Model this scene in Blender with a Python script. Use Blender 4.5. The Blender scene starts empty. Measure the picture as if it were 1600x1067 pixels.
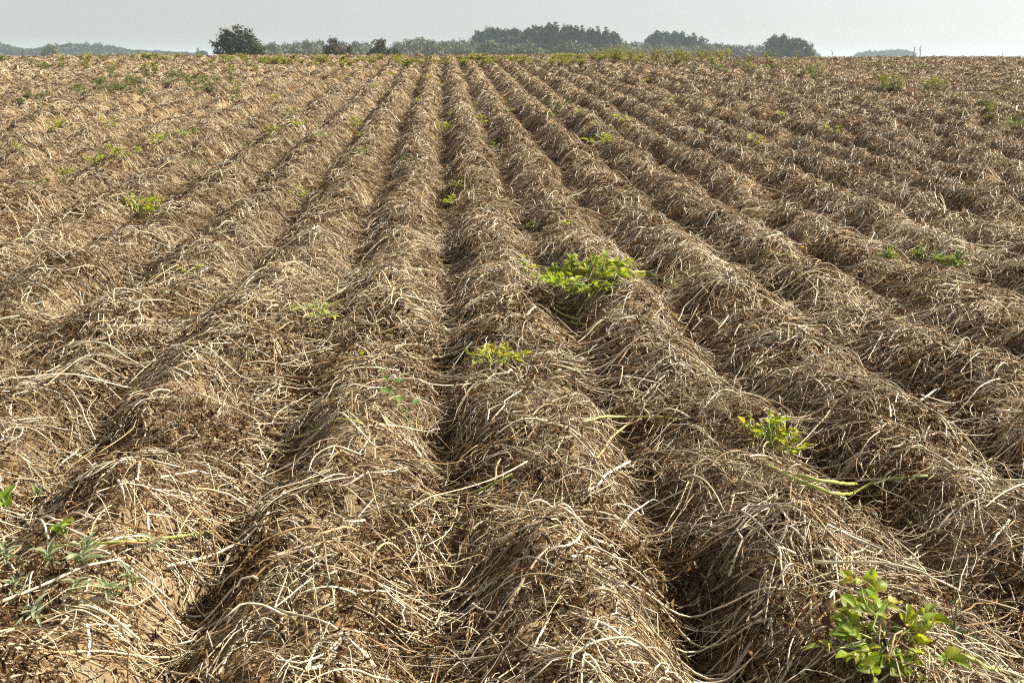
import bpy, math, random
import numpy as np
from mathutils import Vector, Matrix

SC = bpy.context.scene
COL = SC.collection
R = math.radians
rng = np.random.default_rng(11)
random.seed(5)

# ------------------------------------------------------------------ camera model
PITCH, YAW, CAMZ, FPX = R(15.7), R(3.86), 1.69, 1555.6
cF = np.array([math.sin(YAW)*math.cos(PITCH), math.cos(YAW)*math.cos(PITCH), -math.sin(PITCH)])
cR = np.array([math.cos(YAW), -math.sin(YAW), 0.0])
cU = np.cross(cR, cF)
CAM = np.array([0.0, 0.0, CAMZ])

# ------------------------------------------------------------------ noise
def _hash(ix, iy, seed):
    h = (ix.astype(np.int64)*374761393 + iy.astype(np.int64)*668265263 + seed*1442695041) & 0xffffffff
    h = ((h ^ (h >> 13))*1274126177) & 0xffffffff
    h = h ^ (h >> 16)
    return (h & 0xffff)/32767.5 - 1.0
def vnoise(x, y, seed=0):
    x = np.asarray(x, float); y = np.asarray(y, float)
    ix = np.floor(x); iy = np.floor(y)
    fx = x-ix; fy = y-iy
    fx = fx*fx*fx*(fx*(fx*6-15)+10); fy = fy*fy*fy*(fy*(fy*6-15)+10)
    a = _hash(ix, iy, seed); b = _hash(ix+1, iy, seed); c = _hash(ix, iy+1, seed); d = _hash(ix+1, iy+1, seed)
    return (a*(1-fx)+b*fx)*(1-fy) + (c*(1-fx)+d*fx)*fy
def fbm(x, y, seed=0, octv=3):
    s = 0; a = 1.0; t = 0
    for o in range(octv):
        s = s + a*vnoise(x*2**o, y*2**o, seed+o*17); t += a; a *= .5
    return s/t
def sstep(a, b, x):
    t = np.clip((x-a)/(b-a), 0, 1); return t*t*(3-2*t)

# ------------------------------------------------------------------ terrain height
_yy = np.arange(-60, 420, .25)
_base = np.interp(_yy, [-60, 0, 6, 10, 15, 20, 28, 36, 45, 52, 57, 62, 75, 120, 420],
                  [0.15, 0, 0, .05, .19, .38, .74, 1.09, 1.43, 1.58, 1.62, 1.54, 1.0, 0.0, -.3])
_k = np.exp(-.5*(np.arange(-16, 17)*.25/1.5)**2); _k /= _k.sum()
_bs = np.convolve(np.pad(_base, 16, 'edge'), _k, 'valid')
SP = .75
def base_h(x, y):
    return np.interp(y, _yy, _bs) + .0024*np.clip(x, -60, 60)*sstep(25, 55, y)*sstep(200, 90, y)
def ridge_u(x, y):
    xr = x + .02 + .03*vnoise(x*.5+7, y*.42, 3) + .028*vnoise(x*1.1, y*1.5, 4) + .012*vnoise(x*2.5, y*4, 2)
    u = xr/SP
    k = np.floor(u)
    return k, u-k-.5
def G(x, y, fine=True):
    x = np.asarray(x, float); y = np.asarray(y, float)
    k, f = ridge_u(x, y); u_ = k+f+.5
    A = .195*(1+.55*sstep(7, 18, y))*(1+.22*vnoise(k*7.31, y*.7, 5)+.24*vnoise(k*3.1, y*2.4, 6))
    right = sstep(11.6, 12.6, x)
    A = A*(1-.45*right)
    t = 2*np.abs(f)
    shp = 1 - t**2.1*(1-.25*t**6)/.75*.75
    h = A*np.clip(shp, 0, 1) - .075*t**3*(.3+vnoise(np.floor(u_+.5)*5.7, y*1.7, 15))
    # a wheel track between two of the right hand rows
    h = h - .10*np.exp(-((x-11.35)/.28)**2) + .07*np.exp(-((x-11.95)/.3)**2)
    fade = sstep(66, 60, y)*sstep(-9, -5, y)*sstep(70, 55, np.abs(x))
    h = h*fade
    h = h + (.022*vnoise(x*1.3+3, y*1.15, 7) + .060*vnoise(x*2.9, y*2.5, 8) + .030*vnoise(x*6.3, y*5.3, 9))*(1-.5*sstep(9, 20, y))*sstep(180, 60, y)
    if fine:
        h = h + .014*vnoise(x*15, y*15, 10) + .0065*vnoise(x*37, y*37, 12)
    return base_h(x, y) + h
def ray(px, py):
    d = cF + cR*(px-800)/FPX - cU*(py-533.5)/FPX
    return d/np.linalg.norm(d)
def hit(px, py, lift=0.0):
    d = ray(px, py)
    ts = np.concatenate([np.arange(1.2, 12, .01), np.arange(12, 70, .05)])
    P = CAM[None] + ts[:, None]*d[None]
    below = P[:, 2] < G(P[:, 0], P[:, 1]) + lift
    i = int(np.argmax(below)) if below.any() else len(ts)-1
    return P[i]
def at_depth(px, py, D):
    d = ray(px, py); s = D/math.hypot(d[0], d[1])
    return CAM + d*s

# ------------------------------------------------------------------ mesh helpers
def mesh_np(name, V, F, mats, col=None, smooth=True, mi=None):
    """V (n,3); F (m,4) or (m,3) or list of such arrays."""
    me = bpy.data.meshes.new(name)
    Fs = F if isinstance(F, list) else [F]
    V = np.ascontiguousarray(V, np.float32)
    me.vertices.add(len(V)); me.vertices.foreach_set('co', V.ravel())
    tot = np.concatenate([np.full(len(f), f.shape[1], np.int32) for f in Fs])
    idx = np.concatenate([f.ravel() for f in Fs]).astype(np.int32)
    me.loops.add(len(idx)); me.loops.foreach_set('vertex_index', idx)
    me.polygons.add(len(tot))
    st = np.concatenate([[0], np.cumsum(tot)[:-1]]).astype(np.int32)
    me.polygons.foreach_set('loop_start', st)
    if mi is not None: me.polygons.foreach_set('material_index', np.asarray(mi, np.int32))
    me.update(calc_edges=True)
    me.polygons.foreach_set('use_smooth', np.full(len(tot), smooth, bool))
    if col is not None:
        a = me.color_attributes.new('Col', 'FLOAT_COLOR', 'POINT')
        c4 = np.ones((len(V), 4), np.float32); c4[:, :3] = col
        a.data.foreach_set('color', c4.ravel())
    for m in (mats if isinstance(mats, (list, tuple)) else [mats]): me.materials.append(m)
    return me
def link(name, me, parent=None, loc=None, rot=None, scale=None):
    o = bpy.data.objects.new(name, me); COL.objects.link(o)
    if parent is not None: o.parent = parent
    if loc is not None: o.location = loc
    if rot is not None: o.rotation_euler = rot
    if scale is not None: o.scale = scale
    return o
def tag(o, label=None, cat=None, group=None, kind=None):
    if label: o['label'] = label
    if cat: o['category'] = cat
    if group: o['group'] = group
    if kind: o['kind'] = kind
    return o
def empty(name, loc, rz=0, sc=1):
    o = bpy.data.objects.new(name, None); COL.objects.link(o)
    o.location = loc; o.rotation_euler = (0, 0, rz); o.scale = (sc, sc, sc); o.empty_display_size = .1
    return o
def copy_tree(o, parent=None):
    c = o.copy(); COL.objects.link(c)
    if parent is not None: c.parent = parent
    for ch in list(o.children): copy_tree(ch, c)
    return c

def tubes(P, rad, sides, col):
    """P (N,n,3) centre lines, rad (N,n), col (N,3) or (N,n,3) -> V,F,C"""
    N, n, _ = P.shape
    T = np.empty_like(P); T[:, 1:-1] = P[:, 2:]-P[:, :-2]; T[:, 0] = P[:, 1]-P[:, 0]; T[:, -1] = P[:, -1]-P[:, -2]
    T /= np.linalg.norm(T, axis=2, keepdims=True)+1e-9
    up = np.zeros_like(T); up[..., 2] = 1
    S = np.cross(T, up); l = np.linalg.norm(S, axis=2, keepdims=True)
    S = np.where(l < 1e-3, np.array([1., 0, 0]), S/(l+1e-9)); U = np.cross(S, T)
    a = np.arange(sides)/sides*2*np.pi + .5
    V = P[:, :, None] + rad[:, :, None, None]*(S[:, :, None]*np.cos(a)[None, None, :, None] + U[:, :, None]*np.sin(a)[None, None, :, None])
    base = (np.arange(N)*n*sides)[:, None, None]
    i = np.arange(n-1)[None, :, None]*sides; j = np.arange(sides)[None, None, :]; j2 = (j+1) % sides
    F = np.stack([base+i+j, base+i+j2, base+i+sides+j2, base+i+sides+j], -1).reshape(-1, 4)
    if col.ndim == 2: col = np.repeat(col[:, None], n, 1)
    C = np.repeat(col[:, :, None], sides, 2).reshape(-1, 3)
    return V.reshape(-1, 3), F, C
def caps(nrings, sides, N=1):
    out = []
    for s in range(N):
        b = s*nrings*sides
        out.append(np.arange(sides)[::-1]+b); out.append(np.arange(sides)+b+(nrings-1)*sides)
    return np.array(out)
class MB:
    def __init__(s): s.V = []; s.F4 = []; s.F3 = []; s.C = []; s.n = 0; s.m4 = []; s.m3 = []
    def add(s, V, F, C, mi=0):
        V = np.asarray(V, float); F = np.asarray(F)
        C = np.asarray(C, float)
        if C.ndim == 1: C = np.repeat(C[None], len(V), 0)
        s.V.append(V); s.C.append(C)
        if F.shape[1] == 4: s.F4.append(F+s.n); s.m4 += [mi]*len(F)
        else: s.F3.append(F+s.n); s.m3 += [mi]*len(F)
        s.n += len(V)
    def tube(s, pts, r, c, sides=6, mi=0):
        P = np.asarray(pts, float)[None]; r = np.broadcast_to(np.asarray(r, float), (1, P.shape[1]))
        V, F, C = tubes(P, r, sides, np.asarray(c, float)[None])
        s.add(V, F, C, mi)
        if sides == 4: s.add(V, caps(P.shape[1], 4), C, mi)
        elif sides >= 5:
            f = caps(P.shape[1], sides); tri = []
            for q in f:
                for k in range(1, sides-1): tri.append((q[0], q[k], q[k+1]))
            s.add(V, np.array(tri), C, mi)
    def build(s, name, mats, smooth=True):
        V = np.concatenate(s.V); C = np.concatenate(s.C)
        Fs = []; mi = []
        if s.F4: Fs.append(np.concatenate(s.F4)); mi += s.m4
        if s.F3: Fs.append(np.concatenate(s.F3)); mi += s.m3
        return mesh_np(name, V, Fs, mats, C, smooth, mi)

def box(mb, a, b, c):
    x0, y0, z0 = a; x1, y1, z1 = b
    V = [(x0, y0, z0), (x1, y0, z0), (x1, y1, z0), (x0, y1, z0), (x0, y0, z1), (x1, y0, z1), (x1, y1, z1), (x0, y1, z1)]
    mb.add(V, [(0, 3, 2, 1), (4, 5, 6, 7), (0, 1, 5, 4), (1, 2, 6, 5), (2, 3, 7, 6), (3, 0, 4, 7)], c)
# ------------------------------------------------------------------ materials
def new_mat(name):
    m = bpy.data.materials.new(name); m.use_nodes = True
    nt = m.node_tree; b = nt.nodes['Principled BSDF']
    return m, nt, b
def N(nt, t, **kw):
    n = nt.nodes.new(t)
    for k, v in kw.items(): setattr(n, k, v)
    return n
def attr_mat(name, rough=.6, spec=.3, trans=0.0, nscale=60, namt=.35, tcol=None):
    m, nt, b = new_mat(name)
    at = N(nt, 'ShaderNodeAttribute', attribute_name='Col')
    tc = N(nt, 'ShaderNodeTexCoord')
    no = N(nt, 'ShaderNodeTexNoise'); no.inputs['Scale'].default_value = nscale; no.inputs['Detail'].default_value = 3
    nt.links.new(tc.outputs['Object'], no.inputs['Vector'])
    mr = N(nt, 'ShaderNodeMapRange'); mr.inputs[3].default_value = 1-namt; mr.inputs[4].default_value = 1+namt
    mr.inputs[1].default_value = .3; mr.inputs[2].default_value = .7
    nt.links.new(no.outputs[0], mr.inputs[0])
    mx = N(nt, 'ShaderNodeVectorMath', operation='SCALE')
    nt.links.new(at.outputs['Color'], mx.inputs[0]); nt.links.new(mr.outputs[0], mx.inputs['Scale'])
    nt.links.new(mx.outputs[0], b.inputs['Base Color'])
    b.inputs['Roughness'].default_value = rough; b.inputs['Specular IOR Level'].default_value = spec
    if trans > 0:
        tr = N(nt, 'ShaderNodeBsdfTranslucent')
        if tcol is not None:
            mm = N(nt, 'ShaderNodeVectorMath', operation='MULTIPLY'); mm.inputs[1].default_value = tcol
            nt.links.new(mx.outputs[0], mm.inputs[0]); nt.links.new(mm.outputs[0], tr.inputs['Color'])
        else:
            nt.links.new(mx.outputs[0], tr.inputs['Color'])
        ms = N(nt, 'ShaderNodeMixShader'); ms.inputs[0].default_value = trans
        nt.links.new(b.outputs[0], ms.inputs[1]); nt.links.new(tr.outputs[0], ms.inputs[2])
        nt.links.new(ms.outputs[0], nt.nodes['Material Output'].inputs['Surface'])
    return m
M_STRAW = attr_mat('dry_stem_skin', .42, .45, 0, 40, .3)
M_CRUMB = attr_mat('withered_leaf', .8, .15, .25, 90, .35)
M_LEAF = attr_mat('green_leaf', .5, .35, .45, 70, .22, (1.5, 1.35, .5))
def blemish(m, sc, lo, hi, c):
    nt = m.node_tree; b = nt.nodes['Principled BSDF']; lk = b.inputs['Base Color'].links[0]; src = lk.from_socket
    tc = N(nt, 'ShaderNodeTexCoord'); no = N(nt, 'ShaderNodeTexNoise'); no.inputs['Scale'].default_value = sc; no.inputs['Detail'].default_value = 4
    nt.links.new(tc.outputs['Object'], no.inputs['Vector'])
    mr = N(nt, 'ShaderNodeMapRange'); mr.inputs[1].default_value = lo; mr.inputs[2].default_value = hi; nt.links.new(no.outputs[0], mr.inputs[0])
    mx = N(nt, 'ShaderNodeMix', data_type='RGBA'); nt.links.new(mr.outputs[0], mx.inputs[0]); nt.links.new(src, mx.inputs[6]); mx.inputs[7].default_value = c
    for l in [l for l in nt.links if l.from_socket == src and l.to_node != mx]:
        to = l.to_socket; nt.links.remove(l); nt.links.new(mx.outputs[2], to)
blemish(M_LEAF, 45, .6, .7, (.20, .14, .05, 1))
M_GSTEM = attr_mat('green_stem', .4, .4, 0, 50, .25)
M_WEED = attr_mat('weed_leaf', .6, .25, .3, 30, .25, (1.3, 1.25, .6))
M_TREE = attr_mat('tree_foliage', .7, .2, .1, 1.5, .3, (1.2, 1.2, .6))
M_BARK = attr_mat('bark', .85, .1, 0, 5, .4)
M_FRUIT = attr_mat('fruit_skin', .35, .5, 0, 120, .15)
M_WALL = attr_mat('render_wall', .8, .2, 0, 3, .1)

def soil_mat():
    m, nt, b = new_mat('sandy_soil')
    tc = N(nt, 'ShaderNodeTexCoord')
    def noise(sc, det, ro=.6):
        n = N(nt, 'ShaderNodeTexNoise'); n.inputs['Scale'].default_value = sc; n.inputs['Detail'].default_value = det
        n.inputs['Roughness'].default_value = ro
        nt.links.new(tc.outputs['Object'], n.inputs['Vector']); return n
    n1 = noise(1.3, 6); n2 = noise(38, 6, .7); n3 = noise(170, 5, .7)
    cr = N(nt, 'ShaderNodeValToRGB')
    e = cr.color_ramp.elements
    e[0].position = .28; e[0].color = (.13, .089, .050, 1); e[1].position = .74; e[1].color = (.47, .36, .225, 1)
    e2 = cr.color_ramp.elements.new(.5); e2.color = (.31, .226, .132, 1)
    mixf = N(nt, 'ShaderNodeMath', operation='MULTIPLY_ADD'); mixf.inputs[1].default_value = .5
    mf2 = N(nt, 'ShaderNodeMath', operation='MULTIPLY'); mf2.inputs[1].default_value = .5
    nt.links.new(n1.outputs[0], mf2.inputs[0])
    nt.links.new(n2.outputs[0], mixf.inputs[0]); nt.links.new(mf2.outputs[0], mixf.inputs[2])
    nt.links.new(mixf.outputs[0], cr.inputs[0]); nt.links.new(cr.outputs[0], b.inputs['Base Color'])
    b.inputs['Roughness'].default_value = .95; b.inputs['Specular IOR Level'].default_value = .1
    bu = N(nt, 'ShaderNodeBump'); bu.inputs['Strength'].default_value = .9; bu.inputs['Distance'].default_value = .012
    bu2 = N(nt, 'ShaderNodeBump'); bu2.inputs['Strength'].default_value = .8; bu2.inputs['Distance'].default_value = .004
    nt.links.new(n2.outputs[0], bu.inputs['Height']); nt.links.new(n3.outputs[0], bu2.inputs['Height'])
    nt.links.new(bu.outputs[0], bu2.inputs['Normal']); nt.links.new(bu2.outputs[0], b.inputs['Normal'])
    return m
M_SOIL = soil_mat()

# ------------------------------------------------------------------ the field: one sheet
ts_in = np.linspace(-1.05, 1.05, 1150)
ext = np.array([1.12, 1.25, 1.5, 2, 3, 5, 9, 16, 30])
ts = np.concatenate([-ext[::-1], ts_in, ext])
ds = [1.2]
while ds[-1] < 64: ds.append(ds[-1] + max(.009, .0055*ds[-1]))
ds = np.array(ds)
ys = np.concatenate([[-400, -120, -40, -20, -10, -6, -4, -3, -2, -1.2, -.5, .1, .5, .8, 1.0], ds,
                     [66, 69, 73, 78, 85, 95, 110, 130, 160, 200, 260, 340, 420, 600, 900, 1400, 2200, 3400, 5000]])
hw = .62*np.maximum(ys, 0)+2.3
cx = np.maximum(ys, 0)*math.tan(YAW)
X = cx[:, None] + ts[None, :]*hw[:, None]
# far behind the crest and outside, the sheet widens to reach the horizon
X = np.where(np.abs(ts)[None] > 1.06, X*1.0, X)
Y = np.repeat(ys[:, None], len(ts), 1)
coarse = (np.abs(ts)[None] > 1.06) | (ys < .9)[:, None]
Z = np.where(coarse, base_h(X, Y)+.10*sstep(66, 60, Y), G(X, Y))
V = np.stack([X, Y, Z], -1).reshape(-1, 3)
nr, nc = len(ys), len(ts)
i = np.arange(nr-1)[:, None]*nc; j = np.arange(nc-1)[None]
F = np.stack([i+j, i+j+1, i+nc+j+1, i+nc+j], -1).reshape(-1, 4)
field = link('field', mesh_np('field', V, F, M_SOIL))
tag(field, 'ridged sandy potato field rising gently to the horizon', None, None, 'structure')

# ------------------------------------------------------------------ haulm litter
def sample_pts(d0, d1, rho):
    """uniform-ish points in the fan between distances d0,d1; rho per m2"""
    w = lambda d: (.5144*d*1.14 + 1.7)
    area = (d1-d0)*(w(d0)+w(d1))
    n = int(area*rho)
    d = rng.uniform(d0, d1, n*2); keep = rng.uniform(0, w(d1), n*2) < w(d); d = d[keep][:n]
    x = d*math.tan(YAW) + rng.uniform(-1, 1, len(d))*w(d)
    return x, d
def strands(x, y, L, nodes, wander, kinkp, lift, stiff, spread=.7, dir_bias=1.0, endup=.15, clus=0.0):
    n = len(x)
    k, f = ridge_u(x, y)
    cl = rng.random(n) < clus
    m = np.round(y/.36)
    yc = (m + .33*_hash(k, m, 77))*.36 + rng.normal(0, .06, n)
    xc = x - f*SP + rng.normal(0, .07, n)
    x = np.where(cl, xc, x); y = np.where(cl, yc, y)
    k, f = ridge_u(x, y)
    side = np.where(f + rng.normal(0, .12, n) > 0, 0.0, np.pi)      # run down the nearer slope
    th = side + rng.normal(0, spread, n)
    rnd = rng.random(n) < (1-dir_bias)
    th = np.where(rnd, rng.uniform(0, 2*np.pi, n), th)
    w = rng.normal(0, 1, (n, nodes-1))*wander
    kk = (rng.random((n, nodes-1)) < kinkp)*rng.normal(0, .8, (n, nodes-1)); kk[:, 0] = 0
    hd = th[:, None] + np.cumsum(w, 1) + np.cumsum(kk, 1)
    st = (L/(nodes-1))[:, None]
    dx = np.cos(hd)*st; dy = np.sin(hd)*st
    X = np.concatenate([np.zeros((n, 1)), np.cumsum(dx, 1)], 1); Yv = np.concatenate([np.zeros((n, 1)), np.cumsum(dy, 1)], 1)
    # anchor at random fraction along strand so that many straddle the crest
    fr = np.where(cl, rng.uniform(0, .15, n), rng.uniform(0, .5, n)); ia = (fr*(nodes-1)).astype(int)
    X = X - X[np.arange(n), ia][:, None] + x[:, None]; Yv = Yv - Yv[np.arange(n), ia][:, None] + y[:, None]
    g = G(X, Yv, False)
    Z = g.copy()
    for _ in range(stiff):
        Z[:, 1:-1] = .4*Z[:, 1:-1] + .3*(Z[:, :-2]+Z[:, 2:])
        Z = np.maximum(Z, g)
    off = np.abs(rng.normal(0, 1, n))*lift
    s = np.linspace(0, 1, nodes)[None]
    arch = np.sin(np.pi*s)*(np.abs(rng.normal(0, 1, n))*lift)[:, None]
    e = (rng.random(n) < endup)*rng.uniform(.01, .05, n)*np.minimum(1, L/.25)
    Z = Z + off[:, None] + arch + (s**2.5)*e[:, None]
    return np.stack([X, Yv, Z], -1)
PAL = np.array([[.76, .66, .49], [.62, .49, .315], [.44, .30, .15], [.245, .145, .062], [.105, .057, .022], [.50, .44, .345]])
def straw_col(n, w):
    w = np.asarray(w, float); w /= w.sum()
    c = PAL[rng.choice(len(PAL), n, p=w)]*np.array([.88, .885, .86])
    return c*rng.uniform(.78, 1.22, (n, 1))*(1+rng.normal(0, .018, (n, 3)))
def cover(x, y):
    return sstep(-.42, .18, fbm(x*1.1, y*.8, 40, 3))*.8+.2
LV, LF, LC, LN = [], [], [], 0
def add_litter(t):
    global LN
    V, F, C = t
    LV.append(V); LF.append(F+LN); LC.append(C); LN += len(V)
def furrow_fill(d0, d1, rho, L0, L1, r0, r1, nodes, sides, pal):
    x, y = sample_pts(d0, d1, rho); k, f = ridge_u(x, y)
    kp = (np.abs(f) > .30) & (fbm(x*1.7+9, y*1.5, 88, 2) > -.25); x = x[kp]; y = y[kp]; n = len(x)
    L = L0*(L1/L0)**rng.random(n)
    P = strands(x, y, L, nodes, .12, .25, .02, 6, 1.6, .4, .3)
    r = r0*(r1/r0)**rng.random(n); P[..., 2] += r[:, None]+np.abs(rng.normal(0, .03, n))[:, None]
    add_litter(tubes(P, r[:, None]*np.linspace(1, .6, nodes)[None], sides, straw_col(n, pal)))
def zone(d0, d1, rho, L0, L1, r0, r1, nodes, sides, pal, wander, kinkp, lift, stiff, spread, bias, covp=1.0, endup=.15, clus=0.0, fork=0.0):
    x, y = sample_pts(d0, d1, rho)
    kp = rng.random(len(x)) < (1-covp*(1-cover(x, y))); x = x[kp]; y = y[kp]
    n = len(x)
    L = L0*(L1/L0)**rng.random(n)
    P = strands(x, y, L, nodes, wander, kinkp, lift, stiff, spread, bias, endup, clus)
    r = (r0*(r1/r0)**rng.random(n))
    tp = np.linspace(1, .55, nodes)[None]
    P[..., 2] += r[:, None]
    col = straw_col(n, pal)*(1+.16*fbm(x*.55, y*.4, 60, 2)+.12*vnoise(x*2.3, y*1.9, 63))[:, None]
    add_litter(tubes(P, r[:, None]*tp, sides, col))
    if fork:
        id_ = np.nonzero(rng.random(n) < fork)[0]; m = rng.integers(1, nodes-2, len(id_)); nf = 5
        p0 = P[id_, m]; hd = P[id_, m+1]-p0; a = np.arctan2(hd[:, 1], hd[:, 0])+rng.choice([-1, 1], len(id_))*rng.uniform(.4, 1.2, len(id_))
        Lf = L[id_]*rng.uniform(.15, .45, len(id_)); aa = a[:, None]+np.cumsum(rng.normal(0, .25, (len(id_), nf)), 1)
        Pf = np.zeros((len(id_), nf, 3)); Pf[:, 0] = p0
        for q in range(1, nf):
            Pf[:, q, 0] = Pf[:, q-1, 0]+np.cos(aa[:, q])*Lf/(nf-1); Pf[:, q, 1] = Pf[:, q-1, 1]+np.sin(aa[:, q])*Lf/(nf-1)
        g = G(Pf[..., 0], Pf[..., 1], False); off = p0[:, 2]-g[:, 0]
        Pf[..., 2] = np.maximum(g+.003, g+off[:, None]*np.linspace(1, rng.uniform(.2, 1.6), nf)[None]); Pf[:, 0] = p0
        add_litter(tubes(Pf, (r[id_]*.62)[:, None]*np.linspace(1, .5, nf)[None], sides, col[id_]))
Q = 1.0
# thick haulms, fine stems, and threads: nearest first
PB = [6.5, 4, 2, 1, .8, 2.2]; PM = [3.4, 2.6, 2.6, 3.2, 3.6, .7]; PF = [1.2, 1.6, 2.4, 3.4, 5, .3]
zone(1.3, 4.5, 130*Q, .12, .55, .0026, .0056, 11, 5, PB, .035, .24, .028, 4, .8, .7, .5, .3, .45, .5)
zone(4.5, 9, 130*Q, .14, .55, .0034, .0070, 9, 4, PB, .04, .26, .028, 3, .8, .7, .5, .3, .45, .4)
zone(1.3, 4.5, 1200*Q, .06, .36, .0011, .0031, 7, 3, PM, .045, .24, .026, 1, .95, .6, .6, .3, .35, .15)
zone(1.3, 4.5, 1300*Q, .02, .11, .0006, .0016, 4, 3, PF, .15, .38, .026, 0, 1.2, .3, .75, .3)
zone(4.5, 9, 900*Q, .08, .38, .0017, .0044, 6, 3, PM, .06, .26, .030, 1, .9, .6, .65, .3, .35)
zone(4.5, 9, 550*Q, .03, .14, .0010, .0022, 4, 3, PF, .25, .35, .022, 0, 1.0, .4, .75, .3)
zone(9, 17, 620*Q, .10, .42, .0026, .0070, 5, 3, PM, .12, .25, .032, 1, .8, .7, .65, .25, .4)
zone(9, 17, 250*Q, .05, .18, .0018, .0034, 4, 3, PF, .35, .3, .025, 1, 1.0, .5, .7)
zone(17, 30, 290*Q, .13, .44, .0038, .0105, 4, 3, PM, .2, .24, .035, 1, .8, .7, .7, .2, .4)
zone(30, 61, 85*Q, .18, .5, .007, .017, 4, 3, PM, .3, .25, .035, 1, .9, .65, .75)
furrow_fill(1.3, 4.5, 700*Q, .08, .42, .0012, .0038, 8, 4, PM)
furrow_fill(4.5, 9, 450*Q, .10, .42, .0018, .0048, 7, 3, PM)
furrow_fill(9, 17, 170*Q, .12, .42, .0026, .0065, 5, 3, PM)
straw = link('straw_litter', mesh_np('straw_litter', np.concatenate(LV), np.concatenate(LF), M_STRAW, np.concatenate(LC)))
tag(straw, 'dry pale potato haulms and straw strewn over the ridges', None, None, 'stuff')
nstraw = len(straw.data.polygons)

# crumpled dead leaves
def leaf_litter():
    Vs, Fs, Cs, n0 = [], [], [], 0
    for d0, d1, rho, s0, s1 in ((1.3, 4.5, 13000, .008, .036), (4.5, 9, 5200, .012, .044), (9, 17, 1400, .022, .06), (17, 32, 300, .035, .085), (32, 61, 45, .06, .15)):
        x, y = sample_pts(d0, d1, rho*Q)
        _, f = ridge_u(x, y)
        kp = rng.random(len(x)) < (.45+.55*cover(x+3.3, y))*(.35+1.4*np.abs(f))*(.22+.78*sstep(-.15, .35, fbm(x*3.1, y*2.4, 70, 2))); x = x[kp]; y = y[kp]
        n = len(x)
        S = s0*(s1/s0)**rng.random(n)
        a = rng.uniform(0, 2*np.pi, n); tl = rng.normal(0, .8, n)
        d = np.stack([np.cos(a)*np.cos(tl), np.sin(a)*np.cos(tl), np.sin(tl)], -1)
        r = rng.normal(0, 1, (n, 3)); b = np.cross(d, r); b /= np.linalg.norm(b, axis=1, keepdims=True)
        c = np.cross(d, b)
        z = G(x, y, False) + np.abs(rng.normal(0, .026, n)) + .002 + .022*sstep(0, .5, fbm(x*3.1, y*2.4, 70, 2)) + .010*np.minimum(1, s1/.05)
        o = np.stack([x, y, z], -1)
        W = S*rng.uniform(.14, .5, n)
        cu = rng.normal(0, .5, n)*S; cv = rng.uniform(.1, .5, n)*W
        P = np.empty((n, 3, 3, 3))
        for ii, u in enumerate((-.5, 0, .5)):
            for jj, v in enumerate((-.5, 0, .5)):
                ww = (W if u == 0 else W*.45)
                P[:, ii, jj] = o + d*(u*S)[:, None] + b*(v*ww)[:, None] + c*((u*u*4*cu)+(abs(v)*2*cv*rng.uniform(.5, 1.5, n)))[:, None]
        q = np.arange(9).reshape(3, 3)
        f4 = np.array([[q[i, j], q[i, j+1], q[i+1, j+1], q[i+1, j]] for i in range(2) for j in range(2)])
        Fq = (f4[None] + (np.arange(n)*9)[:, None, None]).reshape(-1, 4)
        pal = np.array([[.19, .106, .043], [.11, .058, .022], [.29, .178, .08], [.058, .031, .013], [.42, .31, .17]])
        col = pal[rng.choice(5, n, p=[.3, .3, .16, .18, .06])]*rng.uniform(.65, 1.1, (n, 1))
        Vs.append(P.reshape(-1, 3)); Fs.append(Fq+n0); Cs.append(np.repeat(col, 9, 0)); n0 += n*9
    o = link('dead_leaf_litter', mesh_np('dead_leaf_litter', np.concatenate(Vs), np.concatenate(Fs), M_CRUMB, np.concatenate(Cs)))
    tag(o, 'crumpled brown dead potato leaves covering ridges and furrows', None, None, 'stuff')
    return o
leaves = leaf_litter()
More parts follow.
